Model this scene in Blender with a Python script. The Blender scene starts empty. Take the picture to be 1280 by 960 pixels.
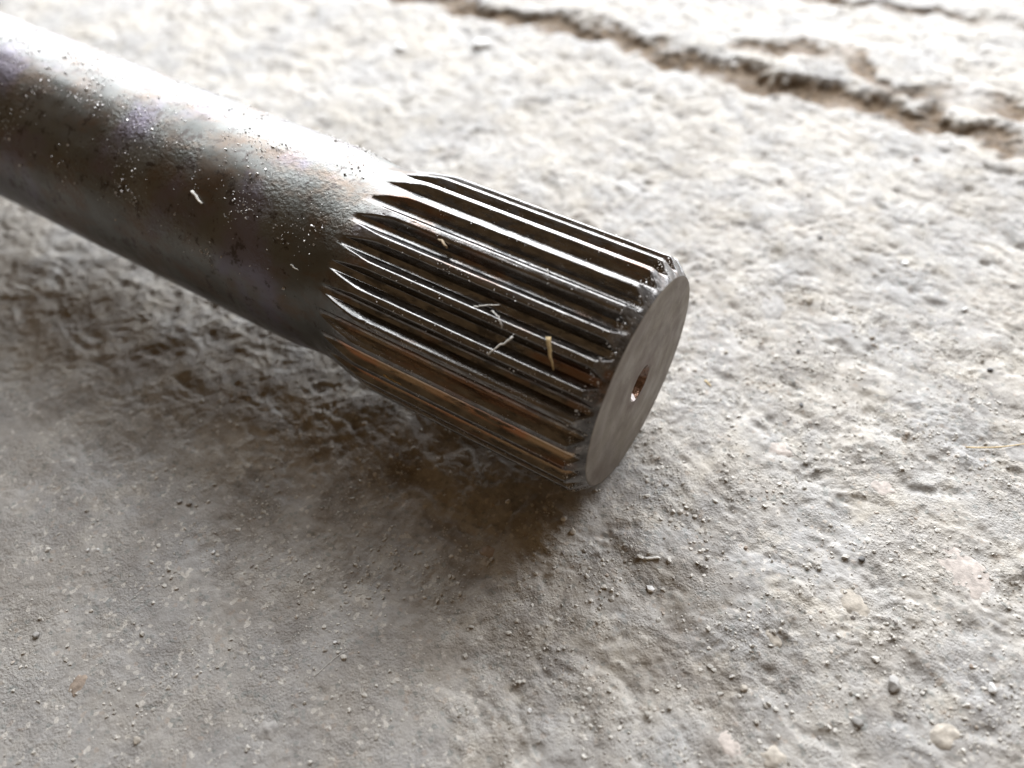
import bpy, math, random
import numpy as np
from mathutils import Matrix, Vector

scn = bpy.context.scene
col = scn.collection
rng = np.random.default_rng(7)
random.seed(7)
MM = 0.001

# ------------------------------------------------------------------ camera
cam_d = bpy.data.cameras.new('camera')
cam = bpy.data.objects.new('camera', cam_d); col.objects.link(cam)
cam_d.sensor_fit = 'HORIZONTAL'; cam_d.sensor_width = 36; cam_d.lens = 28.125
cam_d.clip_start = 0.005; cam_d.clip_end = 60
cm = Matrix(((0.84663, -0.35396, 0.3974, 0.04107), (0.52761, 0.65601, -0.53971, -0.09788),
             (-0.06966, 0.66661, 0.74215, 0.14288), (0, 0, 0, 1)))
cam.matrix_world = cm
cam_d.dof.use_dof = True; cam_d.dof.focus_distance = 0.156; cam_d.dof.aperture_fstop = 9.0
scn.camera = cam

# ------------------------------------------------------------------ light
world = bpy.data.worlds.new('World'); scn.world = world; world.use_nodes = True
bg = world.node_tree.nodes['Background']
bg.inputs[0].default_value = (1.0, 0.66, 0.36, 1); bg.inputs[1].default_value = 0.17
key_d = bpy.data.lights.new('doorway_light', 'AREA'); key_d.shape = 'RECTANGLE'
key_d.size = 1.30; key_d.size_y = 1.05; key_d.energy = 47.0; key_d.color = (0.91, 0.945, 1.0)
key = bpy.data.objects.new('doorway_light', key_d); col.objects.link(key)
key.location = (-0.20, 0.80, 0.56)
key.rotation_euler = Vector((0.0, -1.0, -0.12)).to_track_quat('-Z', 'Z').to_euler()
def lamp(name, loc, aim, sx, sy, energy, c):
    d = bpy.data.lights.new(name, 'AREA'); d.shape = 'RECTANGLE'; d.size = sx; d.size_y = sy; d.energy = energy; d.color = c
    o = bpy.data.objects.new(name, d); col.objects.link(o); o.location = loc
    o.rotation_euler = (Vector(aim) - Vector(loc)).to_track_quat('-Z', 'Y').to_euler()
lamp('bar_highlight_lamp', (-1.12, 0.62, 0.46), (-0.08, 0, 0.03), 0.66, 0.86, 13.0, (0.93, 0.955, 1.0))  # added lamp, no window known there; whitens the highlight along the bar
lamp('skylight', (-0.60, 0.40, 0.90), (-0.05, 0, 0.03), 0.60, 0.36, 5.0, (0.87, 0.935, 1.0))
scn.view_settings.view_transform = 'Standard'; scn.view_settings.look = 'None'
scn.view_settings.exposure = 0.0; scn.view_settings.gamma = 1.0
scn.view_settings.use_curve_mapping = False

# ------------------------------------------------------------------ helpers
def link(o, parent=None):
    col.objects.link(o)
    if parent is not None: o.parent = parent
    return o

def mesh_np(name, verts, faces, mat, parent=None, smooth=True, attrs=None):
    """verts (n,3) in metres, faces (m,k) with one k"""
    verts = np.asarray(verts, np.float32); faces = np.asarray(faces, np.int32)
    me = bpy.data.meshes.new(name); k = faces.shape[1]
    me.vertices.add(len(verts)); me.vertices.foreach_set('co', verts.ravel())
    me.loops.add(faces.size); me.loops.foreach_set('vertex_index', faces.ravel())
    me.polygons.add(len(faces))
    me.polygons.foreach_set('loop_start', np.arange(0, faces.size, k, dtype=np.int32))
    me.polygons.foreach_set('loop_total', np.full(len(faces), k, np.int32))
    if attrs:
        for an, av in attrs.items():
            a = me.attributes.new(an, 'FLOAT', 'POINT'); a.data.foreach_set('value', np.asarray(av, np.float32).ravel())
    me.update(calc_edges=True); me.validate()
    me.shade_smooth() if smooth else me.shade_flat()
    if mat: me.materials.append(mat)
    return link(bpy.data.objects.new(name, me), parent)

def tag(o, label=None, cat=None, group=None, kind=None):
    if label: o['label'] = label
    if cat: o['category'] = cat
    if group: o['group'] = group
    if kind: o['kind'] = kind
    return o

def grid_faces(nu, nv):
    i, j = np.meshgrid(np.arange(nu - 1), np.arange(nv - 1), indexing='ij')
    a = (i * nv + j).ravel(); b = a + nv
    return np.stack([a, b, b + 1, a + 1], 1)

def _hash(ix, iy, seed):
    h = (ix.astype(np.uint32) * np.uint32(374761393) + iy.astype(np.uint32) * np.uint32(668265263) + np.uint32(seed * 2246822519 & 0xffffffff))
    h = (h ^ (h >> np.uint32(13))) * np.uint32(1274126177)
    return h ^ (h >> np.uint32(16))

def perlin(x, y, seed=0):
    x = np.asarray(x, np.float32); y = np.asarray(y, np.float32)
    fx = np.floor(x); fy = np.floor(y); ix = fx.astype(np.int32); iy = fy.astype(np.int32)
    tx = x - fx; ty = y - fy
    def g(dx, dy):
        a = (_hash(ix + dx, iy + dy, seed) & np.uint32(1023)).astype(np.float32) * np.float32(2 * math.pi / 1024)
        return np.cos(a) * (tx - dx) + np.sin(a) * (ty - dy)
    u = tx * tx * tx * (tx * (tx * 6 - 15) + 10); v = ty * ty * ty * (ty * (ty * 6 - 15) + 10)
    a = g(0, 0); b = g(1, 0); c = g(0, 1); d = g(1, 1)
    return (a + u * (b - a) + v * ((c + u * (d - c)) - (a + u * (b - a)))) * 1.4

def fbm(x, y, octaves=3, seed=0, gain=0.5):
    s = 0; a = 1.0
    for o in range(octaves):
        s = s + a * perlin(x * 2 ** o + 17.3 * o, y * 2 ** o - 9.1 * o, seed + o); a *= gain
    return s

def sstep(a, b, x):
    t = np.clip((x - a) / (b - a), 0, 1); return t * t * (3 - 2 * t)

# node helper -------------------------------------------------------
class NT:
    def __init__(self, name):
        self.m = bpy.data.materials.new(name); self.m.use_nodes = True
        self.t = self.m.node_tree; self.t.nodes.clear()
        self.out = self.n('ShaderNodeOutputMaterial'); self.b = self.n('ShaderNodeBsdfPrincipled')
        self.l(self.b.outputs[0], self.out.inputs[0])
        self.co = self.n('ShaderNodeTexCoord').outputs['Object']
    def n(self, t): return self.t.nodes.new(t)
    def l(self, a, b): self.t.links.new(a, b)
    def put(self, sock, v):
        if hasattr(v, 'links') or isinstance(v, bpy.types.NodeSocket): self.l(v, sock)
        elif isinstance(v, tuple) and len(v) == 3: sock.default_value = (*v, 1) if sock.type == 'RGBA' else v
        else: sock.default_value = v
    def noise(self, size_mm, detail=3, rough=0.55, stretch=None, off=0.0, dist=0.0):
        nd = self.n('ShaderNodeTexNoise'); mp = self.n('ShaderNodeMapping')
        s = 1000.0 / size_mm; st = stretch or (1, 1, 1)
        mp.inputs['Scale'].default_value = (s * st[0], s * st[1], s * st[2]); mp.inputs['Location'].default_value = (off, off * 1.7, off * .6)
        self.l(self.co, mp.inputs[0]); self.l(mp.outputs[0], nd.inputs['Vector'])
        nd.inputs['Scale'].default_value = 1; nd.inputs['Detail'].default_value = detail; nd.inputs['Roughness'].default_value = rough
        nd.inputs['Distortion'].default_value = dist
        return nd.outputs['Fac']
    def voro(self, size_mm, out='Distance', off=0.0):
        nd = self.n('ShaderNodeTexVoronoi'); mp = self.n('ShaderNodeMapping'); s = 1000.0 / size_mm
        mp.inputs['Scale'].default_value = (s, s, s); mp.inputs['Location'].default_value = (off, off, off)
        self.l(self.co, mp.inputs[0]); self.l(mp.outputs[0], nd.inputs['Vector']); nd.inputs['Scale'].default_value = 1
        return nd.outputs[out]
    def ramp(self, v, a, b, lo=0.0, hi=1.0):
        nd = self.n('ShaderNodeMapRange'); nd.interpolation_type = 'SMOOTHSTEP'
        self.put(nd.inputs[0], v); nd.inputs[1].default_value = a; nd.inputs[2].default_value = b
        nd.inputs[3].default_value = lo; nd.inputs[4].default_value = hi
        return nd.outputs[0]
    def math(self, op, a, b=0.0):
        nd = self.n('ShaderNodeMath'); nd.operation = op; self.put(nd.inputs[0], a); self.put(nd.inputs[1], b); return nd.outputs[0]
    def mix(self, f, a, b):
        nd = self.n('ShaderNodeMix'); nd.data_type = 'RGBA'; self.put(nd.inputs[0], f)
        self.put(nd.inputs[6], a); self.put(nd.inputs[7], b); return nd.outputs[2]
    def attr(self, name):
        nd = self.n('ShaderNodeAttribute'); nd.attribute_name = name; return nd.outputs['Fac']
    def bump(self, h, dist_mm, strength=1.0, prev=None):
        nd = self.n('ShaderNodeBump'); nd.inputs['Strength'].default_value = strength; nd.inputs['Distance'].default_value = dist_mm * MM
        self.put(nd.inputs['Height'], h)
        if prev is not None: self.l(prev, nd.inputs['Normal'])
        return nd.outputs[0]
    def set(self, **k):
        for a, v in k.items(): self.put(self.b.inputs[a.replace('_', ' ')], v)
        return self.m

def simple(name, c, rough=0.7, metallic=0.0, var=0.25, size=1.5, coat=0.0):
    t = NT(name); f = t.noise(size, 3)
    dark = tuple(x * (1 - var) for x in c); lite = tuple(min(1, x * (1 + var)) for x in c)
    nb = t.bump(t.noise(size * .35, 4, .65), 0.14, 0.8)
    return t.set(Base_Color=t.mix(t.ramp(f, .3, .7), dark, lite), Roughness=rough, Metallic=metallic, Normal=nb, Coat_Weight=coat)

# ------------------------------------------------------------------ materials
def mat_concrete():
    t = NT('worn_concrete')
    big = t.ramp(t.noise(26, 4, .6), .36, .64)
    c = t.mix(big, (0.41, 0.38, 0.335), (0.355, 0.345, 0.33))
    c = t.mix(t.ramp(t.noise(9, 4, .6, off=3), .50, .70, 0, .7), c, (0.45, 0.41, 0.345))
    c = t.mix(t.ramp(t.noise(6, 4, .65, off=9), .50, .70, 0, .65), c, (0.235, 0.22, 0.205))
    c = t.mix(t.math('MULTIPLY', t.attr('worn'), .55), c, t.mix(t.ramp(t.noise(7, 4, .6, off=5), .35, .65), (0.22, 0.21, 0.20), (0.30, 0.285, 0.265)))
    vc = t.voro(0.8, 'Color'); sep = t.n('ShaderNodeSeparateColor'); t.l(vc, sep.inputs[0])
    c = t.mix(t.ramp(sep.outputs[0], .92, .95, 0, .45), c, (0.17, 0.19, 0.18))
    c = t.mix(t.ramp(sep.outputs[1], .94, .96, 0, .6), c, (0.60, 0.56, 0.50))
    c = t.mix(t.ramp(sep.outputs[2], .97, .98, 0, .3), c, (0.36, 0.27, 0.20))
    c = t.mix(t.ramp(t.noise(1.6, 4, .7, off=33), .45, .75, 0, .5), c, (0.235, 0.22, 0.205))
    c = t.mix(t.ramp(t.noise(2.3, 4, .7, off=37), .55, .75, 0, .5), c, (0.47, 0.44, 0.39))
    c = t.mix(t.math('MULTIPLY', t.ramp(t.noise(14, 5, .65, off=13), .40, .66), t.attr('shade_stain')), c, (0.14, 0.11, 0.08))
    c = t.mix(t.attr('soil'), c, t.mix(t.ramp(t.noise(3, 3, off=2), .35, .65), (0.10, 0.07, 0.042), (0.19, 0.135, 0.085)))
    h = t.math('ADD', t.noise(0.7, 4, .7), t.math('MULTIPLY', t.voro(0.55), -.35))
    h = t.math('MULTIPLY', h, t.ramp(t.noise(11, 3, .6, off=51), .36, .62, .35, 1.15))
    nb = t.bump(h, 0.40, 1.0)
    return t.set(Base_Color=c, Roughness=t.ramp(t.noise(4, 3, off=7), .3, .7, .55, .85), Normal=nb, Specular_IOR_Level=0.25)

def bar_look(t):
    f1 = t.ramp(t.noise(30, 5, .6, (.6, 1, 1)), .35, .65)
    c = t.mix(f1, (0.088, 0.09, 0.082), (0.16, 0.16, 0.148))
    c = t.mix(t.ramp(t.noise(13, 6, .7, (.6, 1, 1), 4), .45, .64, 0, .75), c, (0.12, 0.078, 0.05))
    c = t.mix(t.ramp(t.noise(20, 4, .6, off=11), .48, .66, 0, .75), c, (0.15, 0.132, 0.175))
    c = t.mix(t.ramp(t.noise(3.2, 5, .7, off=21), .55, .64, 0, .8), c, (0.042, 0.03, 0.024))
    r = t.ramp(t.noise(9, 5, .65, off=8), .3, .7, .32, .48)
    gran = t.ramp(t.noise(24, 3, off=31), .46, .58)
    vh = t.math('MULTIPLY', t.noise(0.9, 3, .6, off=3), gran)
    h = t.math('ADD', t.math('MULTIPLY', vh, .32), t.math('MULTIPLY', t.noise(0.5, 3, .65), .035))
    return c, r, h

def mat_bar():
    t = NT('oxidised_steel'); c, r, h = bar_look(t)
    return t.set(Base_Color=c, Metallic=0.92, Roughness=r, Normal=t.bump(h, 1.0, .7), Coat_Weight=0.25, Coat_Roughness=0.22)

def mat_spline():
    t = NT('oily_splined_steel'); cb, rb, hb = bar_look(t)
    st = (.12, 1, 1)
    c = t.mix(t.ramp(t.noise(1.2, 4, .65, (.35, 1, 1)), .35, .65), (0.13, 0.122, 0.115), (0.22, 0.21, 0.20))
    c = t.mix(t.ramp(t.noise(9, 5, .65, (.3, 1, 1), 5), .52, .66, 0, .75), c, (0.20, 0.10, 0.055))
    g = t.attr('groove')
    sx = t.n('ShaderNodeSeparateXYZ'); t.l(t.co, sx.inputs[0])
    dry = t.math('MULTIPLY', t.math('MULTIPLY', t.ramp(sx.outputs[2], .035, .026), t.ramp(g, .45, .8)), t.ramp(t.noise(3.5, 5, .7, (.18, 1, 1), 23), .36, .50))
    isbar = t.math('MULTIPLY', t.ramp(sx.outputs[0], -.054, -.060), t.ramp(g, .0, .12, 1, 0))
    grease = t.math('MULTIPLY', t.ramp(t.noise(1.5, 5, .75, (.3, 1, 1), 9), .50, .60), t.ramp(g, .05, .6, .25, .7))
    grease = t.math('MAXIMUM', grease, t.math('MULTIPLY', t.attr('chamfer'), t.ramp(t.noise(3, 4, .6, off=6), .35, .6, .1, .8)))
    grease = t.math('MULTIPLY', t.math('MULTIPLY', grease, t.math('SUBTRACT', 1.0, isbar)), t.math('SUBTRACT', 1.0, dry))
    c = t.mix(dry, c, t.mix(t.ramp(t.noise(8, 3, .6, (.4, 1, 1), 29), .42, .58), (0.62, 0.50, 0.38), (0.66, 0.37, 0.25)))
    r = t.ramp(t.noise(1.6, 4, .7, (.5, 1, 1), 2), .3, .7, .10, .24)
    r = t.math('ADD', r, t.math('MULTIPLY', t.attr('chamfer'), .15))
    hs = t.math('ADD', t.math('MULTIPLY', t.noise(1.4, 3, .6, (.35, 1, 1), 14), .035), t.math('MULTIPLY', t.noise(0.35, 3, .65, off=17), .030))
    def fm(f, a, b): return t.math('ADD', t.math('MULTIPLY', a, t.math('SUBTRACT', 1.0, f)), t.math('MULTIPLY', b, f))
    t.set(Base_Color=t.mix(isbar, t.mix(grease, c, (0.014, 0.012, 0.011)), cb), Metallic=t.math('SUBTRACT', t.math('MULTIPLY', .96, t.math('SUBTRACT', 1.0, grease)), t.math('MULTIPLY', dry, .55)),
          Roughness=fm(isbar, r, rb), Normal=t.bump(fm(isbar, hs, hb), 1.0, .7), Coat_Weight=0.25, Coat_Roughness=0.16)
    return t.m

def mat_face():
    t = NT('turned_steel_face')
    # rings about the shaft axis: radius in the local YZ plane
    sx = t.n('ShaderNodeSeparateXYZ'); t.l(t.co, sx.inputs[0])
    y = sx.outputs[1]; z = t.math('SUBTRACT', sx.outputs[2], .025)
    r = t.math('SQRT', t.math('ADD', t.math('MULTIPLY', y, y), t.math('MULTIPLY', z, z)))
    cx = t.n('ShaderNodeCombineXYZ'); t.l(r, cx.inputs[0])
    nz = t.n('ShaderNodeTexNoise'); t.l(cx.outputs[0], nz.inputs['Vector']); nz.inputs['Scale'].default_value = 900; nz.inputs['Detail'].default_value = 5
    n2 = t.n('ShaderNodeTexNoise'); t.l(cx.outputs[0], n2.inputs['Vector']); n2.inputs['Scale'].default_value = 260; n2.inputs['Detail'].default_value = 2
    c = t.mix(t.ramp(n2.outputs['Fac'], .35, .65), (0.15, 0.124, 0.096), (0.19, 0.164, 0.13))
    c = t.mix(t.ramp(t.noise(9, 5, .6), .40, .64, 0, .75), c, (0.098, 0.07, 0.052))
    c = t.mix(t.ramp(t.noise(0.9, 4, .7, off=4), .60, .68, 0, .8), c, (0.06, 0.038, 0.028))
    c = t.mix(t.math('MULTIPLY', t.ramp(r, .0085, .0045), t.ramp(t.noise(3, 4, .65, off=8), .35, .6, .2, .9)), c, (0.085, 0.052, 0.036))
    c = t.mix(t.ramp(t.noise(0.7, 3, .6, off=44), .66, .72, 0, .7), c, (0.34, 0.31, 0.28))
    nb = t.bump(nz.outputs['Fac'], 0.02, 0.5); nb = t.bump(t.noise(.6, 3), 0.02, .5, nb)
    return t.set(Base_Color=c, Metallic=0.45, Roughness=t.ramp(t.noise(6, 3, off=2), .3, .7, .42, .6), Normal=nb)

def mat_rusty_hole():
    t = NT('rusty_hole')
    c = t.mix(t.ramp(t.noise(1.6, 4, .65), .4, .6), (0.10, 0.045, 0.022), (0.20, 0.11, 0.07))
    return t.set(Base_Color=c, Metallic=0.6, Roughness=0.25, Normal=t.bump(t.noise(.9, 4), .5, 1.0), Coat_Weight=1.0, Coat_Roughness=.06)

M_CON = mat_concrete(); M_BAR = mat_bar(); M_SPL = mat_spline(); M_FACE = mat_face(); M_HOLE = mat_rusty_hole()

# ------------------------------------------------------------------ ground
R_OD, R_BAR, R_FACE, R_ROOT = 25.0, 23.45, 22.25, 22.75
EL = math.radians(3.7507)

def axis_samples(segs):
    """segs: list of (start, end, step0, step1) -> samples with gradually changing step"""
    out = []
    for a, b, s0, s1 in segs:
        x = a
        while x < b - 1e-6:
            out.append(x); t = (x - a) / (b - a); x += s0 + (s1 - s0) * t
    out.append(segs[-1][1]); return np.array(out, np.float32)

GX = axis_samples([(-1300, -430, 60, 4), (-430, -120, 1.0, .5), (-120, 95, .42, .42), (95, 150, .6, 4), (150, 900, 6, 80)])
GY = axis_samples([(-900, -170, 80, 4), (-170, -125, 3, .5), (-125, 70, .42, .42), (70, 275, .45, .75), (275, 330, 1, 4), (330, 1500, 6, 90)])

def poly_dist(x, y, pts):
    """distance to a polyline and signed side (positive = farther in +Y)"""
    best = np.full(x.shape, 1e9, np.float32); side = np.zeros_like(best)
    for (ax, ay), (bx, by) in zip(pts[:-1], pts[1:]):
        dx, dy = bx - ax, by - ay; L2 = dx * dx + dy * dy
        t = np.clip(((x - ax) * dx + (y - ay) * dy) / L2, 0, 1)
        ex = x - (ax + t * dx); ey = y - (ay + t * dy); d = np.hypot(ex, ey)
        m = d < best; best = np.where(m, d, best); side = np.where(m, np.sign(dx * ey - dy * ex), side)
    return best, side

CR1 = [(-330, 196), (-260, 186), (-190, 176), (-168, 178), (-154, 177), (-133, 178), (-118, 179), (-87, 174), (-71, 169.5), (-53, 169), (-30, 170), (-9, 169), (6, 169), (16, 167), (30, 166.5), (50, 162), (80, 155), (120, 150)]
CR1B = [(-46, 186), (-30, 194), (-15, 195), (-3, 188), (5, 178), (19, 181), (30, 184), (48, 180)]
CR2 = [(-60, 243), (-28, 241.5), (-6, 241.5), (23, 244), (37, 244), (70, 240)]

def ground_height(x, y):
    wx = x + 3.0 * perlin(x / 14, y / 14, 90); wy = y + 3.0 * perlin(x / 14, y / 14, 91)
    # streaks of the old trowelled surface run at a slant
    ca, sa = math.cos(-.52), math.sin(-.52)
    ux = ca * wx + sa * wy; uy = -sa * wx + ca * wy
    worn = sstep(0.05, .75, sstep(-25, -95, y) * sstep(25, -35, x) + .35 * perlin(x / 30, y / 30, 50) * sstep(40, -60, y))
    h = 1.5 * fbm(x / 70, y / 70, 2, 1)
    m1 = fbm(ux / 14, uy / 9.5, 3, 10)
    h1 = 0.62 * (m1 - .35 * np.abs(m1))
    b = fbm(ux / 5.0, uy / 4.2, 3, 20)
    h2 = 0.36 * (0.5 - np.abs(b)) + .26 * b
    h3 = 0.16 * fbm(wx / 1.9, wy / 1.7, 2, 30, .6) + .21 * np.maximum(fbm(x / .95, y / .95, 1, 36), -.1)
    p = fbm(x / 6.5, y / 6.5, 2, 40); pit = -.6 * sstep(.45, .9, p)
    k = perlin(x / 3.1, y / 3.1, 44); pit2 = -.22 * sstep(.5, .85, k)
    rough = 1 - .72 * worn
    gritty = .35 + 1.0 * sstep(-.35, .45, fbm(x / 15, y / 15, 2, 77))
    rough = rough * (.7 + .45 * sstep(-.4, .4, fbm(x / 19, y / 19, 2, 79)))
    h = h + rough * (h1 + h2 + pit + pit2) + h3 * gritty * (1 - .4 * worn)
    soil = np.zeros_like(h)
    for pts, dep, wid, lift in ((CR1, 2.3, 6.0, 1.6), (CR1B, 1.2, 6.0, .5), (CR2, 1.2, 3.4, .6)):
        nx = x + 5.5 * perlin(x / 9, y / 9, 60) + 2.4 * perlin(x / 3.5, y / 3.5, 62)
        ny = y + 5.5 * perlin(x / 13, y / 13, 61) + 2.6 * perlin(x / 3.5, y / 3.5, 63)
        d, sd = poly_dist(nx, ny, pts)
        s = d * sd
        w = wid * (1 + .55 * perlin(x / 16, y / 16, 64)); dd = dep * np.clip(.75 + .9 * perlin(x / 20, y / 20, 65), .12, 1.5)
        val = sstep(-1.9, -.15, s / w) * sstep(1.25, .05, s / w)        # gentle near side, steep far wall
        h = h - dd * val + lift * sstep(.2, 1.4, s / w) * np.exp(-np.maximum(s, 0) / 60) * (d < 1e8)
        soil = np.maximum(soil, sstep(.12, .6, val + .3 * perlin(x / 4, y / 4, 66)) * sstep(.2, 1.2, dd) * sstep(-1.3, -.4, s / w))
    # the shaft rests on the concrete: nothing pokes into it
    L = -x; zc = R_OD * math.cos(EL) + L * math.tan(EL)
    inside = R_OD ** 2 - y ** 2
    bot = np.where((inside > 0) & (L > 0), zc - np.sqrt(np.maximum(inside, 0)), 1e3)
    near = np.exp(-(np.maximum(np.abs(x + 12) - 12, 0) / 16) ** 2 - (y / 16) ** 2)
    h = h * (1 - .55 * near) - .9 * near * 0.5
    h = np.minimum(h, bot - .04)
    return h, worn, soil

XX, YY = np.meshgrid(GX, GY, indexing='ij')
H, WORN, SOIL = ground_height(XX, YY)
SHADE_STAIN = (np.exp(-((XX + 45) / 110) ** 2 - ((YY + 38) / 30) ** 2) * .6 + .14)  # faint brown stain everywhere, painted stronger along the shaft's shadow to deepen it
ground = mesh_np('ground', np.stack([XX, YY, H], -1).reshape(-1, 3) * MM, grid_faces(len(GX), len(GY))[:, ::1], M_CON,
                 attrs={'worn': WORN, 'soil': SOIL, 'shade_stain': SHADE_STAIN})
tag(ground, 'rough worn grey concrete floor with a crack', None, None, 'structure')

def floor_z(x, y):
    i = np.clip(np.searchsorted(GX, x) - 1, 0, len(GX) - 2); j = np.clip(np.searchsorted(GY, y) - 1, 0, len(GY) - 2)
    tx = (x - GX[i]) / (GX[i + 1] - GX[i]); ty = (y - GY[j]) / (GY[j + 1] - GY[j])
    return (H[i, j] * (1 - tx) + H[i + 1, j] * tx) * (1 - ty) + (H[i, j + 1] * (1 - tx) + H[i + 1, j + 1] * tx) * ty

# ------------------------------------------------------------------ drive shaft
shaft = link(bpy.data.objects.new('drive_shaft', None)); shaft.empty_display_size = .02
shaft.location = (-R_OD * math.sin(EL) * MM, 0, 0); shaft.rotation_euler = (0, EL, 0)
tag(shaft, 'oily dark steel drive shaft with splined end lying on concrete', 'drive shaft')
NT_TEETH = 28; PITCH = 2 * math.pi / NT_TEETH; PHASE = math.radians(-33.3)

def lathe_pt(s, th, r): return np.stack([-s, r * np.sin(th), R_OD + r * np.cos(th)], -1) * MM

def outer_r(s):
    neck = np.interp(s, [0, .0, 2.9, 3.3, 50, 52, 57, 62, 66, 70, 75, 80, 600], [R_FACE, R_FACE, 24.8, R_OD, R_OD, R_OD - .05, 24.1, 22.95, 22.5, 22.75, 23.3, R_BAR, R_BAR])
    return neck
_ss = np.linspace(-2, 90, 1841); _k = np.exp(-np.linspace(-3, 3, 49) ** 2 / 2); _k /= _k.sum()
_raw = outer_r(np.clip(_ss, 0, 90)); _sm = np.convolve(np.pad(_raw, 24, mode='edge'), _k, 'valid')
def outer_smooth(s):
    w = sstep(40, 46, s)
    return np.interp(s, _ss, _sm) * w + outer_r(s) * (1 - w)

def smin(a, b, k):
    h = np.clip(.5 + .5 * (b - a) / k, 0, 1); return b + (a - b) * h - k * h * (1 - h)
def smax(a, b, k): return -smin(-a, -b, k)

S = np.unique(np.concatenate([np.linspace(0, 4.6, 38), np.linspace(4.6, 46, 40), np.linspace(46, 66, 62)]).astype(np.float32))
U = np.concatenate([np.linspace(-.5, -.39, 8)[:-1], np.linspace(-.39, -.12, 20)[:-1], np.linspace(-.12, .12, 9)[:-1], np.linspace(.12, .39, 20)[:-1], np.linspace(.39, .5, 8)])
for k in range(NT_TEETH):
    # a sector from groove centre to groove centre with the tooth in the middle
    SS, UU = np.meshgrid(S, U, indexing='ij')
    th0 = PHASE + (k + .5) * PITCH
    TH = th0 + UU * PITCH
    base = outer_smooth(SS)
    arc = (.5 - np.abs(UU)) * PITCH * 24.0          # distance from the groove centre line (mm)
    lift = np.where(SS > 50, (SS - 50) ** 2 * .0020, 0)
    seed = 300 + k
    wob = .035 * perlin(SS / 9, UU * 2 + k * 3.7, seed)
    floor_r = R_ROOT + lift + .28 * np.minimum(arc, .95) ** 2
    flank = floor_r + np.maximum(arc - .80, 0) / .64 + wob
    groove = smax(floor_r + 0 * arc, flank, .35)
    r = smin(base, groove, .34)
    # worn and nicked lands
    nick = np.clip(perlin(SS / 3.5, UU * 5 + k * 9.1, seed + 40) - .50, 0, 1) * .42 + np.clip(perlin(SS / 1.2, UU * 8 + k * 5.3, seed + 80) - .35, 0, 1) * .20
    r = r - nick * sstep(.5, 0, base - r) * sstep(60, 55, SS)
    # grease and burr lumps on the chamfer
    lump = .045 * perlin(SS / 1.5, TH * 14, 210) + .022 * perlin(SS / .6, TH * 36, 211)
    r = r + lump * sstep(4.0, 2.6, SS) * sstep(.0, .35, SS) * .9
    gr = np.clip((base - r) / 2.0, 0, 1)
    ch = sstep(3.4, 2.8, SS) * sstep(.6, .15, base - r)
    mesh_np('spline_tooth', lathe_pt(SS, TH, r).reshape(-1, 3), grid_faces(len(S), len(U)), M_SPL, shaft, attrs={'groove': gr, 'chamfer': ch})

# bar from the spline run-out to the flange
SB = np.concatenate([np.linspace(66, 90, 40), np.linspace(90, 420, 90)[1:], [430, 500, 600, 640]])
TB = np.linspace(0, 2 * math.pi, 225)
SS, TT = np.meshgrid(SB, TB, indexing='ij')
rb = outer_smooth(np.minimum(SS, 89)) + sstep(68, 90, SS) * (.10 * fbm(SS / 20, np.cos(TT) * 2 + np.sin(TT) * 3.1, 2, 400) + .03 * perlin(SS / 3, np.cos(TT) * 9 + np.sin(TT) * 7, 410))
mesh_np('bar', lathe_pt(SS, TT, rb).reshape(-1, 3), grid_faces(len(SB), len(TB)), M_BAR, shaft)

def lathe(name, prof, mat, parent, n=128, attrs=None):
    prof = np.array(prof, float); T = np.linspace(0, 2 * math.pi, n + 1)
    P = lathe_pt(prof[:, 0][:, None] + 0 * T, T[None, :] + 0 * prof[:, :1], prof[:, 1][:, None] + 0 * T)
    return mesh_np(name, P.reshape(-1, 3), grid_faces(len(prof), len(T)), mat, parent)

zc = R_OD + 640 * math.tan(EL)
fl_r = (R_OD + 640 * math.sin(EL)) / math.cos(EL) - 1.2
lathe('flange', [(636, R_BAR), (640, 34), (642, fl_r - 1), (643, fl_r), (655, fl_r), (656, fl_r - 1), (656, .01)], M_BAR, shaft)
face = lathe('end_face', [(.12, R_FACE + .05), (-.02, R_FACE - .12), (-.05, R_FACE - .5)] + [(-.05 + .03 * math.sin(r * 1.3), r) for r in np.linspace(21, 4.6, 30)] + [(.0, 3.98)], M_FACE, shaft, 160)
SSh = np.linspace(0, 1, 16); Th = np.linspace(0, 2 * math.pi, 65)
a, b = np.meshgrid(SSh, Th, indexing='ij')
hs = np.interp(a, [0, .55, 1], [0.0, 4.6, 4.9]); hr = np.interp(a, [0, .55, 1], [4.0, 1.3, .01])
hr = hr + .22 * perlin(a * 5, np.cos(b) * 2 + 5 * np.sin(b), 500) * (a > .04) * (hr > .5)
mesh_np('centre_hole', lathe_pt(hs, b, hr).reshape(-1, 3), grid_faces(16, 65), M_HOLE, face)

# ------------------------------------------------------------------ small things
PHI = (1 + 5 ** .5) / 2
ICO_V = np.array([(-1, PHI, 0), (1, PHI, 0), (-1, -PHI, 0), (1, -PHI, 0), (0, -1, PHI), (0, 1, PHI), (0, -1, -PHI), (0, 1, -PHI), (PHI, 0, -1), (PHI, 0, 1), (-PHI, 0, -1), (-PHI, 0, 1)], float)
ICO_V /= np.linalg.norm(ICO_V[0])
ICO_F = np.array([(0, 11, 5), (0, 5, 1), (0, 1, 7), (0, 7, 10), (0, 10, 11), (1, 5, 9), (5, 11, 4), (11, 10, 2), (10, 7, 6), (7, 1, 8), (3, 9, 4), (3, 4, 2), (3, 2, 6), (3, 6, 8), (3, 8, 9), (4, 9, 5), (2, 4, 11), (6, 2, 10), (8, 6, 7), (9, 8, 1)])

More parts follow.
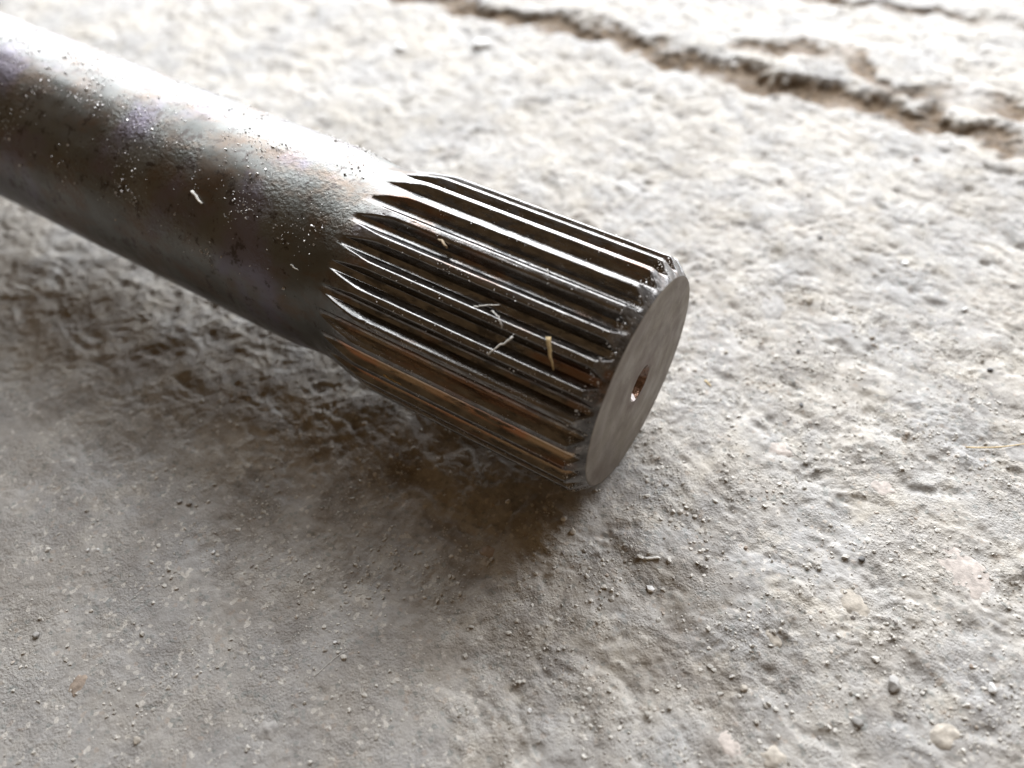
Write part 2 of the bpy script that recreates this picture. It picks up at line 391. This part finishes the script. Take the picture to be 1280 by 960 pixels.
def sub_ico(levels):
    v, f = ICO_V, ICO_F
    for _ in range(levels):
        v = list(map(tuple, v)); mid = {}; nf = []
        def m(a, b):
            key = (min(a, b), max(a, b))
            if key not in mid:
                p = (np.array(v[a]) + np.array(v[b])); p /= np.linalg.norm(p); mid[key] = len(v); v.append(tuple(p))
            return mid[key]
        for a, b, c in f:
            ab, bc, ca = m(a, b), m(b, c), m(c, a); nf += [(a, ab, ca), (b, bc, ab), (c, ca, bc), (ab, bc, ca)]
        v, f = np.array(v), np.array(nf)
    return v, f
ICO2 = sub_ico(2); ICO3 = sub_ico(3)

def rotz(v, a):
    c, s = math.cos(a), math.sin(a); return v @ np.array([[c, s, 0], [-s, c, 0], [0, 0, 1]])

def stone_verts(size, rough=.25, seed=0, ico=ICO2, chop=1.0):
    v = ico[0].copy(); r = np.random.default_rng(seed)
    d = r.normal(size=(11, 3)); d /= np.linalg.norm(d, axis=1)[:, None]
    for q in d:                                     # chop facets
        cut = .5 + .4 * r.random(); s = v @ q; v = v - np.outer(np.maximum(s - cut, 0), q) * (.6 + .4 * r.random()) * chop
    n = perlin(v[:, 0] * 2 + seed, v[:, 1] * 2 + v[:, 2] * 1.3, seed) * rough * .5
    return v * (1 + n)[:, None] * np.array(size)

M_STONE = {'white': simple('white_stone', (.66, .65, .63), .5), 'tan': simple('tan_stone', (.385, .345, .29), .85), 'pink': simple('pink_stone', (.42, .37, .33), .85),
           'grey': simple('grey_stone', (.31, .295, .275), .75), 'dark': simple('dark_stone', (.07, .065, .06), .6), 'rust': simple('rusty_stone', (.29, .23, .18), .8)}

# aggregate stones set into the floor, showing through the worn surface
EMB = [((47.8, 18.1), (2.9, 2.4), 'pink'), ((50.6, -10.2), (3.6, 4.4), 'tan'), ((64.8, 5.5), (7.5, 6.0), 'pink'), ((40.4, -45.4), (2.3, 3.2), 'pink'), ((47.3, -43.6), (2.2, 2.8), 'tan'),
       ((26.2, 18.0), (3.6, 2.5), 'pink'), ((69.6, 40.0), (4.2, 3.2), 'grey'), ((39.5, -23.9), (2.2, 1.8), 'tan'), ((69.8, -26.5), (3.2, 2.4), 'tan'), ((-67, -96.6), (2.6, 2.2), 'rust'),
       ((-15.5, -35.2), (2.2, 1.8), 'rust'), ((9, 60), (6, 4), 'grey'), ((30, -62), (2.6, 2.2), 'pink'), ((-30, -84), (2.4, 2.6), 'grey')]
for i, ((x, y), (a, b), c) in enumerate(EMB):
    v = rotz(stone_verts((a, b, .75), .4, 40 + i, ICO3, .35), i * 1.3)
    z = float(np.median(floor_z(x + np.linspace(-a, a, 9), y + 0 * np.linspace(-a, a, 9)))) - .46
    mesh_np('embedded_stone', (v + [x, y, z]) * MM, ICO3[1], M_STONE[c], ground)

# loose pebbles
PEB = [((-5.8, -21.0), 1.05, 'white', 'small white pebble lying in the shadow below the splined shaft end'),
       ((-2.9, -22.8), .9, 'tan', 'tan crumb of grit beside the white pebble at the shaft end'),
       ((28.7, -9.0), .62, 'rust', 'tiny rust coloured pebble on pale concrete in front of the shaft end face'),
       ((71, -12.3), .6, 'rust', 'tiny rust red pebble beside a flat white chip'), ((38.6, -35.5), .95, 'tan', 'rounded tan pebble beside two pink stones set in the concrete'),
       ((16, -26), 1.0, 'white', 'rounded white pebble on lit concrete in front of the shaft end'), ((-139.3, 149.1), 4.2, 'white', 'flat white stone chip on concrete between the shaft and the long crack'),
       ((74.9, -14.6), 1.3, 'white', 'flat white chip on the concrete near a tiny rusty pebble'), ((16.9, 66), 1.2, 'tan', 'rounded tan pebble on lit concrete beyond the shaft end'),
       ((11.4, 90.5), .9, 'dark', 'dark chip on lit concrete between the spline and the crack'), ((33.7, 90.9), 1.3, 'white', 'larger white grain on lit concrete between spline and crack'), ((34, 60.1), .9, 'tan', 'small tan pebble near a rounder tan pebble on lit concrete'), ((51, 80.5), 1.0, 'white', 'smaller white grain on lit concrete between spline and crack'),
       ((-89.1, -77), .55, 'white', 'white grain, one of a close pair on smooth worn concrete'), ((-87.3, -75.9), .5, 'white', 'white grain, one of a close pair on smooth worn concrete'), ((-65.7, -63.7), .6, 'white', None), ((-79.1, -57.7), 1.0, 'grey', 'larger grey crumb of a pair at the edge of the shaft shadow'), ((-81.2, -58.6), .75, 'grey', 'smaller grey crumb of a pair at the edge of the shaft shadow'),
       ((57.1, -31.7), 1.3, 'grey', 'dark grey crumb in a shallow pit of the pale concrete'), ((60.3, -22.4), 1.7, 'grey', 'flat flaky grey crumb lying on the pale gritty concrete'),
       ((48.9, -.2), .9, 'dark', 'dark chip on pale concrete between two set stones'), ((-168, 135.2), 3.2, 'white', 'white stone chip on concrete beside a flatter white stone chip'), ((24.4, 141.6), 1.5, 'pink', 'small pink pebble on the concrete just before the long crack'),
       ((-18.6, -22.9), .7, 'white', 'white grain in the darkest shadow under the spline'), ((26.1, 32.3), .7, 'dark', 'dark chip on concrete beyond a pink set stone'), ((-82.8, -94.9), .9, 'grey', 'grey crumb on smooth worn concrete beyond the shaft shadow'), ((-49.5, -97.9), 1.0, 'tan', 'tan pebble on smooth worn concrete away from the shaft'),
       ((5, 40), .8, 'tan', 'small tan pebble on lit concrete close behind the spline end'), ((20, 48), .7, 'dark', None), ((60, 62), .9, 'dark', None), ((-30, -66), .5, 'white', None), ((-45, -58), .5, 'white', None), ((8, -58), .6, 'white', None), ((22, -75), .6, 'grey', 'tiny grey crumb on the lit concrete beside smooth worn patch')]
WORDS = {'white': 'tiny white grain lying loose on the concrete', 'grey': 'small grey crumb lying loose on the smooth worn concrete', 'dark': 'tiny dark stone chip lying loose on the concrete',
         'tan': 'small tan pebble lying loose on the concrete', 'rust': 'tiny rust red pebble beside a flat white chip'}
for i, ((x, y), s, c, lab) in enumerate(PEB):
    r = np.random.default_rng(900 + i)
    s *= .85; sz = (s * r.uniform(.85, 1.2), s * r.uniform(.7, 1.0), s * r.uniform(.45, .7))
    v = rotz(stone_verts(sz, .35, 60 + i), r.uniform(0, 6))
    z = float(floor_z(np.array([x]), np.array([y]))[0])
    o = mesh_np('pebble', v * MM, ICO2[1], M_STONE[c]); o.location = (x * MM, y * MM, (z + sz[2] * .62) * MM)
    tag(o, lab or WORDS[c], 'pebble', 'loose pebbles on the concrete')

# grit: countless sand grains
def grains(name, pos, size, mat, parent=None, seed=0, flat=.75):
    r = np.random.default_rng(seed); n = len(pos)
    v = ICO_V[None] * (1 + r.uniform(-.42, .42, (n, 12, 1))) * (size[:, None, None] * r.uniform(.7, 1.25, (n, 1, 3)) * np.array([1, 1, flat]))
    a = r.uniform(0, 6.28, n); c, s = np.cos(a)[:, None], np.sin(a)[:, None]
    v = np.stack([v[..., 0] * c - v[..., 1] * s, v[..., 0] * s + v[..., 1] * c, v[..., 2]], -1) + pos[:, None, :]
    f = (ICO_F[None] + (np.arange(n) * 12)[:, None, None]).reshape(-1, 3)
    return mesh_np(name, v.reshape(-1, 3) * MM, f, mat, parent, smooth=False)

def mat_grit():
    t = NT('sand_grit'); vc = t.voro(2.0, 'Color'); sp = t.n('ShaderNodeSeparateColor'); t.l(vc, sp.inputs[0])
    c = t.mix(sp.outputs[0], (0.33, 0.31, 0.275), (0.50, 0.47, 0.42))
    c = t.mix(t.ramp(sp.outputs[1], .95, .97, 0, .7), c, (0.20, 0.18, 0.17)); c = t.mix(t.ramp(sp.outputs[2], .97, .98, 0, .5), c, (0.36, 0.27, 0.20))
    return t.set(Base_Color=c, Roughness=.6)
M_GRIT = mat_grit()
M_DUST = simple('oily_dust', (.50, .48, .46), .28, .55, .2, 2.0, .5)
n = 30000
gx = rng.uniform(-420, 100, n); gy = rng.uniform(-125, 275, n)
keep = rng.random(n) < np.where((gy < 70) & (gx > -130), 1.0, .35)
gx2 = rng.uniform(-95, 90, 34000); gy2 = rng.uniform(-120, 70, 34000)
gx = np.concatenate([gx[keep], gx2]); gy = np.concatenate([gy[keep], gy2])
cl = fbm(gx / 13, gy / 13, 3, 700); worn = sstep(-30, -90, gy) * sstep(20, -30, gx)
keep = rng.random(len(gx)) < np.clip(.45 + 1.2 * cl, .08, 1) * (1 - .75 * worn); gx, gy = gx[keep], gy[keep]
gs = .10 + .13 * rng.random(len(gx)) + .40 * rng.random(len(gx)) ** 7
gz = floor_z(gx, gy) + gs * .12
under = np.where((np.abs(gy) < 25.0) & (gx < 0), 25 * math.cos(EL) - gx * math.tan(EL) - np.sqrt(np.maximum(625 - gy ** 2, 0)), 99)
ok = gz + gs * 1.4 < under
tag(grains('floor_grit', np.stack([gx, gy, gz], 1)[ok], gs[ok], M_GRIT, None, 5, .6), 'fine pale sand grit scattered over the concrete', 'grit', None, 'stuff')

# dust grains stuck to the shaft
n = 22000
s = rng.uniform(66, 300, n); th = np.radians(rng.uniform(-75, 60, n))
cl = fbm(s / 14, th * 2.2, 3, 720) + .55 * np.exp(-((np.degrees(th) + 8) / 22) ** 2) - .25
keep = rng.random(n) < np.clip(cl * 1.1 + .12, .03, .9); s, th = s[keep], th[keep]
gs = .05 + .08 * rng.random(len(s)) + .22 * rng.random(len(s)) ** 8
rr = outer_smooth(np.minimum(s, 89)) + gs * .3
p1 = np.stack([-s, rr * np.sin(th), R_OD + rr * np.cos(th)], 1); g1 = gs
n = 500
s = rng.uniform(.5, 3.2, n); th = np.radians(rng.uniform(-130, 40, n)); gs = .035 + .05 * rng.random(n) + .12 * rng.random(n) ** 6
rr = R_FACE + s * .88 - .05; p2 = np.stack([-s, rr * np.sin(th), R_OD + rr * np.cos(th)], 1)
n = 900; s = rng.uniform(3.5, 50, n); g3 = .03 + .05 * rng.random(n) + .10 * rng.random(n) ** 8
kk = rng.integers(-6, 8, n); th = PHASE + (-kk + .5) * PITCH + rng.normal(0, .11, n) * PITCH
rr = R_OD - .02; p3 = np.stack([-s, rr * np.sin(th), R_OD + rr * np.cos(th)], 1)
g = grains('grit', np.concatenate([p1, p2, p3]), np.concatenate([g1, gs, g3]), M_DUST, shaft, 6, 1.0); g['kind'] = 'stuff'

# straw, fibres and seeds
M_STRAW = simple('dry_straw', (.46, .34, .17), .6, size=.8); M_FIB = simple('pale_fibre', (.62, .60, .55), .6, size=.8); M_SEED = simple('seed_husk', (.55, .44, .30), .55, size=.8)
def blade(name, pts, w0, w1, mat):
    """tapered, slightly flattened stalk through the points (mm)"""
    pts = np.array(pts, float); n = len(pts); ring = 6; V = []
    for i, p in enumerate(pts):
        t = pts[min(i + 1, n - 1)] - pts[max(i - 1, 0)]; t /= np.linalg.norm(t)
        a = np.cross(t, (0.13, .21, 1)); a /= np.linalg.norm(a); b = np.cross(t, a); w = w0 + (w1 - w0) * i / (n - 1)
        for j in range(ring):
            q = 2 * math.pi * j / ring; V.append(p + w * (a * math.cos(q) + .55 * b * math.sin(q)))
    F = [(i * ring + j, i * ring + (j + 1) % ring, (i + 1) * ring + (j + 1) % ring, (i + 1) * ring + j) for i in range(n - 1) for j in range(ring)]
    V += [pts[0], pts[-1]]; m = len(V)
    F += [(m - 2, (j + 1) % ring, j, m - 2)[:3] + ((j),) for j in range(0)]
    V = np.array(V); c = pts.mean(0)
    me = bpy.data.meshes.new(name)
    caps = [(m - 2, (j + 1) % ring, j) for j in range(ring)] + [(m - 1, (n - 1) * ring + j, (n - 1) * ring + (j + 1) % ring) for j in range(ring)]
    me.from_pydata([tuple(x) for x in (V - c) * MM], [], F + caps); me.shade_smooth(); me.materials.append(mat)
    o = link(bpy.data.objects.new(name, me)); o.location = c * MM; return o
CE, SE = math.cos(EL), math.sin(EL)
def on_shaft(s, th, r):
    th = math.radians(th); lx, ly, lz = -s, r * math.sin(th), R_OD + r * math.cos(th)
    return np.array([lx * CE + lz * SE - R_OD * SE, ly, -lx * SE + lz * CE])
def path_on(pts, n=9, bow=.0, seed=0):
    pts = np.array(pts, float); t = np.linspace(0, 1, n); r = np.random.default_rng(seed)
    q = np.stack([np.interp(t, np.linspace(0, 1, len(pts)), pts[:, i]) for i in range(3)], 1)
    q[:, 2] += bow * np.sin(math.pi * t); q[:, 0] += r.normal(0, .08, n); q[:, 1] += r.normal(0, .25, n)
    return [on_shaft(*p) for p in q]
tag(blade('straw', path_on([(12.3, -37, 25.5), (10.8, -43, 25.2), (9.3, -48, 24.9)], 9, .15, 1), .50, .12, M_STRAW), 'yellow straw tip lying across the oily spline teeth', 'straw')
tag(blade('plant_fibre', path_on([(18.4, -42.6, 25.4), (20.2, -48, 25.25), (21.8, -53, 25.1)], 10, .1, 2), .30, .22, M_FIB), 'pale twisted fibre bridging two spline teeth', 'fibre')
tag(blade('plant_fibre', path_on([(27.5, -37.5, 25.2), (25.5, -35, 25.25), (23.0, -32.9, 25.2)], 10, .2, 3), .20, .08, M_FIB), 'thin dull fibre lying beside the curled fibre on the spline', 'fibre')
tag(blade('plant_fibre', path_on([(24.2, -36.5, 25.3), (22.4, -37.2, 25.6), (21.0, -40.8, 25.2)], 10, .3, 4), .17, .10, M_FIB), 'thin curled pale fibre on top of a spline tooth', 'fibre')
tag(blade('seed_husk', path_on([(41.6, -15.2, 24.1), (40.6, -16.2, 24.3), (39.6, -17.1, 24.3), (38.6, -17.9, 24.0)], 9, .35, 5), .42, .30, M_SEED), 'cream seed husk caught in a spline groove', 'seed')
tag(blade('wood_splinter', path_on([(99.1, -41.3, 23.75), (97.3, -43, 23.8), (95.4, -44.8, 23.75)], 7, 0, 6), .42, .30, M_FIB), 'white splinter stuck to the dark smooth bar', 'splinter')
tag(blade('wood_splinter', path_on([(70.0, -55.1, 22.95), (69, -55.7, 23.0), (68.0, -56.2, 22.85)], 6, 0, 7), .22, .15, M_FIB), 'tiny pale splinter on the bar just before the spline', 'splinter')
tag(blade('hair_fibre', path_on([(19, -11, 25.1), (17.6, -14.5, 24.2), (17.2, -17.5, 25.1)], 9, .1, 8), .07, .05, M_FIB), 'hair thin fibre hanging over a groove near the coppery tooth flank', 'fibre')
tag(blade('straw', path_on([(44, -88, 24.8), (41.5, -89, 24.7), (38.5, -90.5, 24.6)], 8, .1, 9), .25, .12, M_STRAW), 'brown straw sliver in a low shaded spline groove', 'straw')
def floor_path(x0, y0, x1, y1, n, up, seed, bow=1.0):
    r = np.random.default_rng(seed); t = np.linspace(0, 1, n); x = x0 + (x1 - x0) * t; y = y0 + (y1 - y0) * t + bow * np.sin(math.pi * t)
    z = floor_z(x, y); z = np.maximum(z, np.interp(t, [0, 1], [z[0], z[-1]])) + up
    return np.stack([x, y, z], 1)
tag(blade('straw', floor_path(60, 36.5, 71, 44, 12, .2, 11, -.6), .26, .14, M_STRAW), 'pale straw stalk on concrete beside a grey set stone', 'straw')
tag(blade('straw', floor_path(12.5, -21.2, 15.2, -19.6, 7, .25, 12, 0), .42, .25, M_FIB), 'short stubby straw piece on lit concrete by the shaft end', 'straw')
tag(blade('hair_fibre', floor_path(-29, -73, -27, -66, 10, .1, 13, 1.2), .06, .05, M_FIB), 'hair thin curved fibre on the smooth grey concrete', 'fibre')
tag(blade('straw', floor_path(4.2, 29, 6.2, 27.8, 6, .2, 14, 0), .3, .2, M_STRAW), 'short brown straw bit on concrete close behind the end face', 'straw')
